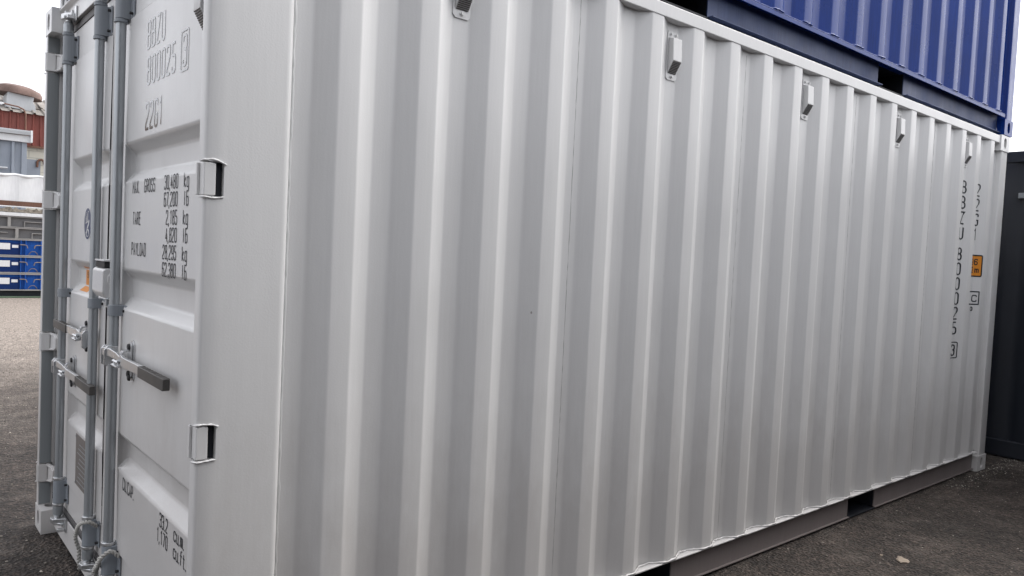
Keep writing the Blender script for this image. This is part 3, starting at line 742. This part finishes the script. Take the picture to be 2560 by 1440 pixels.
t2 = text_bm([('c', 5.640, 1.315)], .075, .042, .05, .008); t2.to_mesh(me_); bm.from_mesh(me_)
t2 = text_bm([('0', 5.630, 1.246)], .034, .026, .05, .008); t2.to_mesh(me_); bm.from_mesh(me_)
on_side(bm, label='small black boxed mark with a ring below')

# ------------------------------------------------------------------ ropes tied at the feet of two lock bars
def rope(name, pts, label):
    P = [Vector(p)-Vector((0, 0, .05 if pts[0][1] > 1.2 else .085)) for p in pts]; out = []
    for i in range(len(P)-1):
        a, b, c, d = P[max(i-1, 0)], P[i], P[i+1], P[min(i+2, len(P)-1)]
        n = max(4, int((c-b).length/.003))
        for k in range(n):
            t = k/n; out.append(.5*((2*b)+(-a+c)*t+(2*a-5*b+4*c-d)*t*t+(-a+3*b-3*c+d)*t**3))
    out.append(P[-1]); bm = B()
    for s in range(2):
        prev = None; q = []; L = 0
        for i, p in enumerate(out):
            d = (out[min(i+1, len(out)-1)]-out[max(i-1, 0)]).normalized()
            a = d.orthogonal().normalized() if prev is None else (prev-d*prev.dot(d)).normalized(); prev = a; b = d.cross(a)
            if i: L += (out[i]-out[i-1]).length
            th = 2*math.pi*(L/.030+s/2); q.append(p+(a*math.cos(th)+b*math.sin(th))*.0042)
        tube(bm, q, .0044, 6)
    return tag(obj(name, bm, ROPE), label, 'rope', 'pale twisted ropes tied round the lock bar feet')
rope('rope', [(.045, 1.30, .372), (.012, 1.285, .400), (-.008, 1.325, .385), (-.012, 1.375, .345), (-.010, 1.402, .30), (.004, 1.408, .25), (.006, 1.410, .21), (.010, 1.412, .165)], 'pale twisted rope hanging beside the foot of the middle lock bar')
rope('rope', [(.050, .962, .395), (.022, .965, .420), (-.004, .985, .395), (-.010, 1.02, .355), (-.012, 1.055, .325), (-.006, 1.075, .290), (.006, 1.070, .340), (.012, 1.052, .372), (.0, 1.050, .36), (-.012, 1.066, .30), (-.006, 1.075, .22), (.0, 1.072, .16)], 'pale twisted rope looped round the foot of the nearest lock bar')

# ------------------------------------------------------------------ blue container stacked on top
rb = thing('shipping_container', 'deep blue corrugated shipping container stacked on top of the white one', 'container', (.062, .004, 2.6))
n0 = root; root_b = rb
LGREY = paint('light_grey_casting_paint', (.45, .46, .46, 1), .45, .1, .2, .1)
container_shell(rb, BLUE, BLUER, None, near_cast=LGREY, web=.052)
bm = B(); y = .16; pts = []
while y < W_-.2: pts += [(.02, y), (.02, y+.08), (.055, y+.12), (.055, y+.20)]; y += .24
sheet(bm, pts, 2, .15, 2.5); obj('end_wall', bm, BLUE, rb, ang=50)
bm = B(); box(bm, .01, .08, .159, W_-.159, .03, .149); obj('end_rail', bm, BLUER, rb, .004); bm = B(); box(bm, .01, .08, .159, W_-.159, 2.49, 2.58); obj('end_rail', bm, BLUER, rb, .004)

# ------------------------------------------------------------------ dark container closing the far end
rd = thing('shipping_container', 'dark navy almost black container standing across the far end of the white one', 'container', (6.602, 2.2, 0))
bm = B(); pts = []
y = -.12
while y > -5.9: pts += [(.012, y), (.012, y-.07), (.046, y-.13), (.046, y-.20)]; y -= .27
sheet(bm, [(.012, -.0)]+pts, 2, .15, 2.49); obj('side_panel', bm, DARK, rd, ang=50)
bm = B(); box(bm, -.002, .12, -6.0, 0, .012, .150); obj('bottom_rail', bm, DARK, rd, .008)
bm = B(); box(bm, -.002, .08, -6.0, 0, 2.47, 2.56); obj('top_rail', bm, DARK, rd, .006)
bm = B(); box(bm, .05, 2.38, -5.95, -.05, .16, 2.54); obj('body', bm, DARK, rd)
bm = B(); box(bm, .0, .03, -2.22, -2.13, 2.17, 2.215); box(bm, .0, .035, -2.36, -2.27, 2.20, 2.26); obj('vent', bm, POSTG, rd, .003)
for y0 in (-6.0, -.17):
    for z0 in (0, 2.45):
        bm = casting_bm(-.006, .172, y0-.001, y0+.171, z0, z0+.118); obj('corner_casting', bm, DARK, rd, smooth=False)

# ------------------------------------------------------------------ ground
gm = ground_mat()
bm = B(); bmesh.ops.create_grid(bm, x_segments=8, y_segments=8, size=400)
tag(obj('ground', bm, gm, smooth=False), kind='structure')
# unseen containers added across the lane, behind the viewer, to darken the white side
for x0, z0, LL, lab in ((-5.4, 0, 12.1, 'unseen long dark grey container, added across the lane to shade the white one'), (-6.9, 2.9, 6.06, 'unseen short dark grey container, added on the long one to deepen the shade')):
    rn = thing('shipping_container', lab, 'container', (x0, -3.75, z0))
    bm = B(); pts = [(.12, -.03)]; x = .25
    while x < LL-.2: pts += [(x, -.03), (x+.07, -.006), (x+.14, -.006), (x+.21, -.03)]; x += .28
    sheet(bm, pts, 2, .15, 2.8); obj('side_panel', bm, DARK, rn, ang=50)
    bm = B(); box(bm, 0, LL, -2.3, -.06, .16, 2.85); obj('body', bm, DARK, rn)
    bm = B(); box(bm, 0, LL, -.08, 0, .012, .15); obj('bottom_rail', bm, DARK, rn, .006)
    bm = B(); box(bm, 0, LL, -.08, 0, 2.80, 2.896); obj('top_rail', bm, DARK, rn, .006)
GRV = NT('loose_grit'); gi = GRV.n('ShaderNodeNewGeometry'); GRV.l(GRV.ramp(gi.outputs['Random Per Island'], [(.0, (.05, .045, .04)), (.55, (.13, .115, .10)), (.9, (.30, .27, .23)), (1, (.5, .46, .4))]), GRV.b.inputs['Base Color']); GRV.b.inputs['Roughness'].default_value = .9
bm = B(); OCT = [(1, 0, 0), (-1, 0, 0), (0, 1, 0), (0, -1, 0), (0, 0, 1), (0, 0, -1)]; OF = [(0, 2, 4), (2, 1, 4), (1, 3, 4), (3, 0, 4), (2, 0, 5), (1, 2, 5), (3, 1, 5), (0, 3, 5)]
def grit(x, y, r):
    a = random.random()*6.28; ca, sa = math.cos(a), math.sin(a); vs = []
    for p in OCT:
        px, py, pz = (c*r*random.uniform(.6, 1.3) for c in p); vs.append(bm.verts.new((x+px*ca-py*sa, y+px*sa+py*ca, max(0, pz*.6+r*.35))))
    for f in OF: bm.faces.new([vs[i] for i in f])
for i in range(5200):
    x, y = random.uniform(.8, 8.5), random.uniform(-2.2, .02); grit(x, y, .0018+.0045*random.random()**3)
for i in range(700):
    x = random.uniform(5.2, 6.6); y = random.gauss(-.06, .05); grit(x, min(y, .03), .002+.006*random.random()**2)
for i in range(9000):
    y = random.uniform(.3, 1)**1.0*16-4; x = random.uniform(-1.2, 2.2)
    if x > -.06 and y < 2.45: x -= 1.5
    grit(x, y, .002+.008*random.random()**3)
tag(obj('grit', bm, GRV.m, smooth=False, recalc=False), 'loose grit scattered over the asphalt', 'grit', kind='stuff')
# small stones and pale fragments
STONE = paint('pale_stone', (.40, .33, .26, 1), .9, .3, .3, .5)
def stone(x, y, r, sq=.35, rz=0):
    bm = B(); bmesh.ops.create_icosphere(bm, subdivisions=2, radius=r)
    for v in bm.verts:
        v.co *= 1+random.uniform(-.22, .22); v.co.z *= sq; v.co.x *= 1.5
    bmesh.ops.rotate(bm, verts=bm.verts, cent=(0, 0, 0), matrix=Matrix.Rotation(rz, 3, 'Z'))
    bmesh.ops.translate(bm, verts=bm.verts, vec=(x, y, r*sq*.4)); return bm
tag(obj('stone', stone(3.473, -.45, .030, .3, .5), STONE, smooth=False), 'flat pale stone lying on the dark asphalt in the lower right', 'stone')
tag(obj('stone', stone(3.456, -.351, .009, .4), STONE, smooth=False), 'tiny pale stone chip just behind the flat pale stone', 'stone')

# ------------------------------------------------------------------ far yard: stacked racks, bin, shed, works building
RBLUE = paint('worn_blue_rack_paint', (.018, .125, .52, 1), .5, .35, .4, .1, spec=.2)
RTOP = paint('dark_blue_rack_paint', (.008, .035, .16, 1), .55, .3, .4, .1, spec=.15)
RGREY = paint('mid_grey_rack_paint', (.17, .17, .175, 1), .5, .2, .3, .1)
LGR = paint('pale_grey_steel', (.36, .35, .34, 1), .5, .3, .3, .1)
YW = paint('yard_white_paint', (.76, .77, .78, 1), .5, .15, .15, .1)
RUST = paint('rusty_brown_steel', (.22, .11, .075, 1), .8, .4, .4, .3)
DEB = paint('dusty_rubble', (.22, .19, .155, 1), .95, .4, .5, 1.0)
RY = 18.3
XE0, XE1 = -9.5, 3.6
HOOK = paint('worn_tan_hook_steel', (.33, .27, .21, 1), .7, .4, .4, .2)
def rack_blue(z0, label):
    """a bay of folded steel racks seen side on: frame, blue panels, hooks, labels"""
    t = thing('folded_rack', label, 'rack', (0, RY, z0), 'stack of folded steel racks in the yard')
    h = .385
    bm = B(); box(bm, XE0, XE1, .07, 2.3, .03, h-.02); obj('panel', bm, RBLUE, t)
    bm = B(); box(bm, XE0, XE1, 0, 2.35, 0, .028); box(bm, XE0, XE1, 0, 2.35, h-.022, h)
    obj('frame', bm, LGR, t, .003)
    per = .96; k = 0; x = 1.81-per*11
    ub, hk, lb, pn = B(), B(), B(), B()
    while x < XE1-.3:
        if x > XE0:
            for dx in (.205, .30, .60): box(ub, x+dx, x+dx+.018, .0, .069, .0285, h-.0225)
            box(pn, x-.30, x+.20, .03, .069, .031, h*.80)
            for s, dx in ((1, .19), (-1, .62)):
                tube(hk, [(x+dx, -.01, .262), (x+dx+s*.09, -.015, .262), (x+dx+s*.135, -.02, .25), (x+dx+s*.15, -.015, .19)], .010, 8)
            tube(hk, [(x+.37, .05, .045), (x+.40, .04, .09), (x+.43, .03, .115), (x+.49, .03, .115), (x+.52, .04, .09), (x+.55, .05, .045)], .0075, 8)
            box(lb, x-.30, x+.01, .022, .0295, .15, .29); box(lb, x+.045, x+.165, .022, .0295, .19, .255)
        x += per
    keep = lambda q: [v for v in q.verts]
    for nm, q, mt in (('upright', ub, RBLUE), ('hook', hk, HOOK), ('recessed_panel', pn, RTOP), ('label_plate', lb, YW)): split(nm, q, mt, t)
    x = 1.81
    bm = text_bm([('IMPORTANT', x-.28, .245), ('MAX 2000 kg', x-.28, .185)], .030, .016, .0225, .0045)
    for v in bm.verts: v.co = Vector((v.co.x, .0225-v.co.z, v.co.y))
    obj('lettering', bm, INKM, t, smooth=False, recalc=False)
for i, (z, l) in enumerate(((.155, 'blue folded rack, lowest of the stack across the yard'), (.545, 'blue folded rack, middle one of the three blue ones across the yard'), (.935, 'blue folded rack, topmost of the three blue ones, just under the grey racks'))): rack_blue(z, l)
def rack_grey(z0, label, sh):
    t = thing('folded_rack', label, 'rack', (0, RY, z0), 'stack of folded steel racks in the yard'); h = .25
    bm = B(); box(bm, XE0, XE1, .08, 2.3, .02, h-.02); obj('panel', bm, RGREY, t)
    bm = B(); box(bm, XE0, XE1, 0, 2.35, 0, .018); box(bm, XE0, XE1, 0, 2.35, h-.02, h)
    x = XE0+sh
    while x < XE1-.9:
        box(bm, x, x+.06, 0, .079, .0185, h-.0205); box(bm, x+.32, x+1.1, .02, .079, .13, .148)
        box(bm, x+.32, x+.335, .02, .079, .0185, .1295); box(bm, x+.85, x+.865, .02, .079, .0185, .1295); x += 1.24
    obj('frame', bm, LGR, t, .002)
rack_grey(1.325, 'grey folded rack lying directly on the blue racks', .25); rack_grey(1.582, 'grey folded rack, upper of the two, under the white edged platform', .10)
t = thing('loading_platform', 'white edged platform with dusty rubble on its deck, on top of the grey racks', 'platform', (0, RY, 1.84))
bm = B(); box(bm, XE0, XE1, -.02, 2.3, 0, .075); obj('deck', bm, YW, t, .003)
bm = B(); box(bm, XE0, XE1, .02, .05, .20, .225); x = XE0
while x < XE1: box(bm, x, x+.03, .022, .048, .0755, .1995); x += 1.5
obj('rail', bm, YW, t, .003)
bm = B(); bmesh.ops.create_grid(bm, x_segments=260, y_segments=8, size=.5)
for v in bm.verts:
    e = 1-min(1, abs(v.co.y)*2); v.co = Vector((XE0+(v.co.x+.5)*(XE1-XE0), .25+v.co.y*.36, .078+(.035+.11*random.random())*(e*.9+.1)))
obj('rubble', bm, DEB, t, smooth=False)
t = thing('open_bin', 'white half-height bin with a wavy top edge and brown foot, behind the rack stack', 'bin', (0, RY+.45, 2.06))
bm = B(); pts = []; x = XE0
while x < XE1: pts += [(x, 0), (x+.20, 0), (x+.26, .012), (x+.42, .012), (x+.48, 0)]; x += .48
sheet(bm, pts, 2, .13, .70); obj('panel', bm, YW, t, ang=50)
bm = B(); box(bm, XE0, XE1, -.03, .09, 0, .125); obj('foot_rail', bm, RUST, t, .004)
bm = B(); pp = [(XE0+i*.06, .02+.03*math.sin(i*.8), .72+.012*math.sin(i*.8)) for i in range(int((XE1-XE0)/.06))]; tube(bm, pp, .035, 8); obj('rim', bm, YW, t, ang=60)
bm = B(); box(bm, XE0, XE1, .06, 2.0, .13, .60); obj('body', bm, YW, t)
bm = B(); box(bm, XE0, XE1, RY+.1, RY+2.2, .03, .150); tag(obj('timber_base', bm, BLACK), 'dark timber base under the rack stack', 'base')
GREEN = paint('green_kerb_paint', (.10, .16, .10, 1), .8, .3, .4, .3)
bm = B(); box(bm, XE0, XE1, RY-.12, RY+.05, .0, .028); tag(obj('kerb', bm, GREEN, bevel=.01), kind='structure')

# the shed (grey-blue ribbed cladding) and the works building behind it
SHED = paint('blue_grey_cladding', (.30, .335, .39, 1), .5, .15, .2, .1)
GUT = paint('pale_grey_gutter', (.50, .52, .54, 1), .5, .15, .2, .1)
CRM = NT('cream_block_wall')
br = CRM.n('ShaderNodeTexBrick'); CRM.l(CRM.mapc((1, 1, 1)), br.inputs['Vector']); br.inputs['Scale'].default_value = 1.0
cmx = CRM.n('ShaderNodeSeparateXYZ'); CRM.l(CRM.co, cmx.inputs[0]); cb = CRM.n('ShaderNodeCombineXYZ'); CRM.l(cmx.outputs[0], cb.inputs[0]); CRM.l(cmx.outputs[2], cb.inputs[1]); CRM.l(cb.outputs[0], br.inputs['Vector'])
br.inputs['Color1'].default_value = (.60, .58, .50, 1); br.inputs['Color2'].default_value = (.55, .53, .46, 1); br.inputs['Mortar'].default_value = (.42, .41, .36, 1)
br.inputs['Brick Width'].default_value = .42; br.inputs['Row Height'].default_value = .21; br.inputs['Mortar Size'].default_value = .012
CRM.l(br.outputs['Color'], CRM.b.inputs['Base Color']); CRM.b.inputs['Roughness'].default_value = .9; CREAM = CRM.m
REDC = paint('red_brown_cladding', (.23, .055, .04, 1), .6, .35, .25, .1)
ROOF = paint('weathered_roof_sheet', (.36, .33, .30, 1), .85, .45, .4, .3)
def ribs(bm, x0, x1, y, z0, z1, pitch, wid, dep):
    pts = [(x0, y)]; x = x0+pitch
    while x < x1-wid: pts += [(x, y), (x+wid*.2, y-dep), (x+wid*.8, y-dep), (x+wid, y)]; x += pitch
    pts.append((x1, y)); return sheet(bm, pts, 2, z0, z1)
YS = 24.0
t = thing('metal_shed', 'pale blue-grey ribbed metal shed with a grey gutter, in front of the red clad works', 'shed', (0, YS, 0))
bm = B(); ribs(bm, -13, 2.86, 0, 0, 4.17, .36, .10, .09); obj('wall', bm, SHED, t, ang=50)
bm = B(); box(bm, 2.74, 2.87, -.055, .0, 0, 4.17); box(bm, 2.80, 2.868, .002, 3.0, 0, 4.1); obj('corner_trim', bm, SHED, t, .003)
bm = B(); box(bm, -13, 2.94, -.14, -.02, 4.06, 4.25); obj('fascia', bm, YW, t, .004)
bm = B(); prism(bm, [(-.24, 4.26), (-.10, 4.26), (-.10, 4.36), (-.26, 4.36)], 0, -13, 2.93); obj('gutter', bm, GUT, t, .004)
bm = B(); prism(bm, [(-.2, 4.365), (-.2, 4.39), (3.0, 4.72), (3.0, 4.69)], 0, -13, 2.93); obj('roof', bm, GUT, t, .004)
bm = B(); box(bm, 2.93, 2.98, -.25, -.02, 4.06, 4.40); obj('fascia_end', bm, YW, t, .003)
bm = B(); tube(bm, [(-5, -.12, 3.28), (2.4, -.12, 3.28)], .03, 8); obj('pipe', bm, GUT, t)
YB = 25.5
t = thing('works_building', 'old works building with red-brown cladding, cream block wall and weathered sheet roof', 'building', (0, YB, 0))
bm = B(); box(bm, -18, 7, .1, 12, 0, 4.34); obj('wall', bm, CREAM, t)
bm = B(); ribs(bm, -18, 7, 0, 4.14, 5.1, .20, .07, .035); obj('cladding', bm, REDC, t, ang=50)
bm = B(); box(bm, -18, 7, -.03, .06, 4.08, 4.14); obj('drip_trim', bm, RUST, t)
bm = B(); box(bm, 2.6, 3.45, .04, .098, 3.0, 3.72); obj('metal_sheet', bm, SHED, t)
bm = B(); tube(bm, [(3.36, 0, 3.50), (3.36, 0, 3.66), (3.40, 0, 3.72), (3.47, 0, 3.74), (3.53, 0, 3.70), (3.54, 0, 3.60)], .035, 10); obj('flue', bm, RUST, t)
def roof_sheet(ya, za, yb, zb):
    bm = B(); x = -18; p = []
    while x < 7: p += [(x, 0), (x+.20, 0), (x+.23, .05), (x+.27, .05), (x+.30, 0)]; x += .30
    A = [bm.verts.new((q[0], ya, za+q[1])) for q in p]; Q = [bm.verts.new((q[0], yb, zb+q[1])) for q in p]
    for i in range(len(p)-1): bm.faces.new((A[i], A[i+1], Q[i+1], Q[i]))
    return bm
obj('roof', roof_sheet(-.12, 5.08, .75, 5.36), ROOF, t, ang=50); obj('roof', roof_sheet(.70, 5.37, 2.2, 5.86), ROOF, t, ang=50)
bm = B(); box(bm, -18, 7, 2.2, 12, 5.2, 5.84); obj('ridge', bm, RUST, t)
bm = B(); prism(bm, [(2.56, 5.26), (3.34, 5.20), (3.32, 5.40), (3.26, 5.50), (3.30, 5.72), (2.60, 5.76)], 1, .3, 1.3); vb = obj('roof_ventilator', bm, GUT, t, .01)
bm = B(); n = 28
def ell(z, k, cx=2.92): return [bm.verts.new((cx+.66*k*math.cos(2*math.pi*i/n), .8+.66*k*math.sin(2*math.pi*i/n), z-.10*(cx+.66*k*math.cos(2*math.pi*i/n)-2.9))) for i in range(n)]
rr = [ell(5.68, .80), ell(5.69, .98), ell(5.80, 1.0), ell(5.90, .92), ell(5.98, .62), ell(6.00, .2)]
for a, b in zip(rr, rr[1:]):
    for i in range(n): bm.faces.new((a[i], a[(i+1) % n], b[(i+1) % n], b[i]))
bm.faces.new(rr[0][::-1]); bm.faces.new(rr[-1]); VRU = paint('rusted_ventilator_steel', (.30, .20, .17, 1), .8, .5, .5, .3); obj('ventilator_cap', bm, VRU, vb, ang=40)
t = thing('street_lamp', 'thin lamp pole with a curved arm in front of the red cladding', 'lamp', (2.92, YB-.9, 0))
bm = B(); tube(bm, [(0, 0, 0), (0, 0, 4.0), (-.01, 0, 4.95), (-.06, 0, 5.08), (-.2, 0, 5.14), (-.55, 0, 5.18)], .022, 8); obj('pole', bm, RUST, t)
bm = B(); prism(bm, [(-.80, 5.16), (-.76, 5.20), (-.60, 5.21), (-.54, 5.18), (-.60, 5.14), (-.76, 5.14)], 1, -.06, .06); obj('lamp_head', bm, YW, t, .01)
print('objects', len(bpy.data.objects))
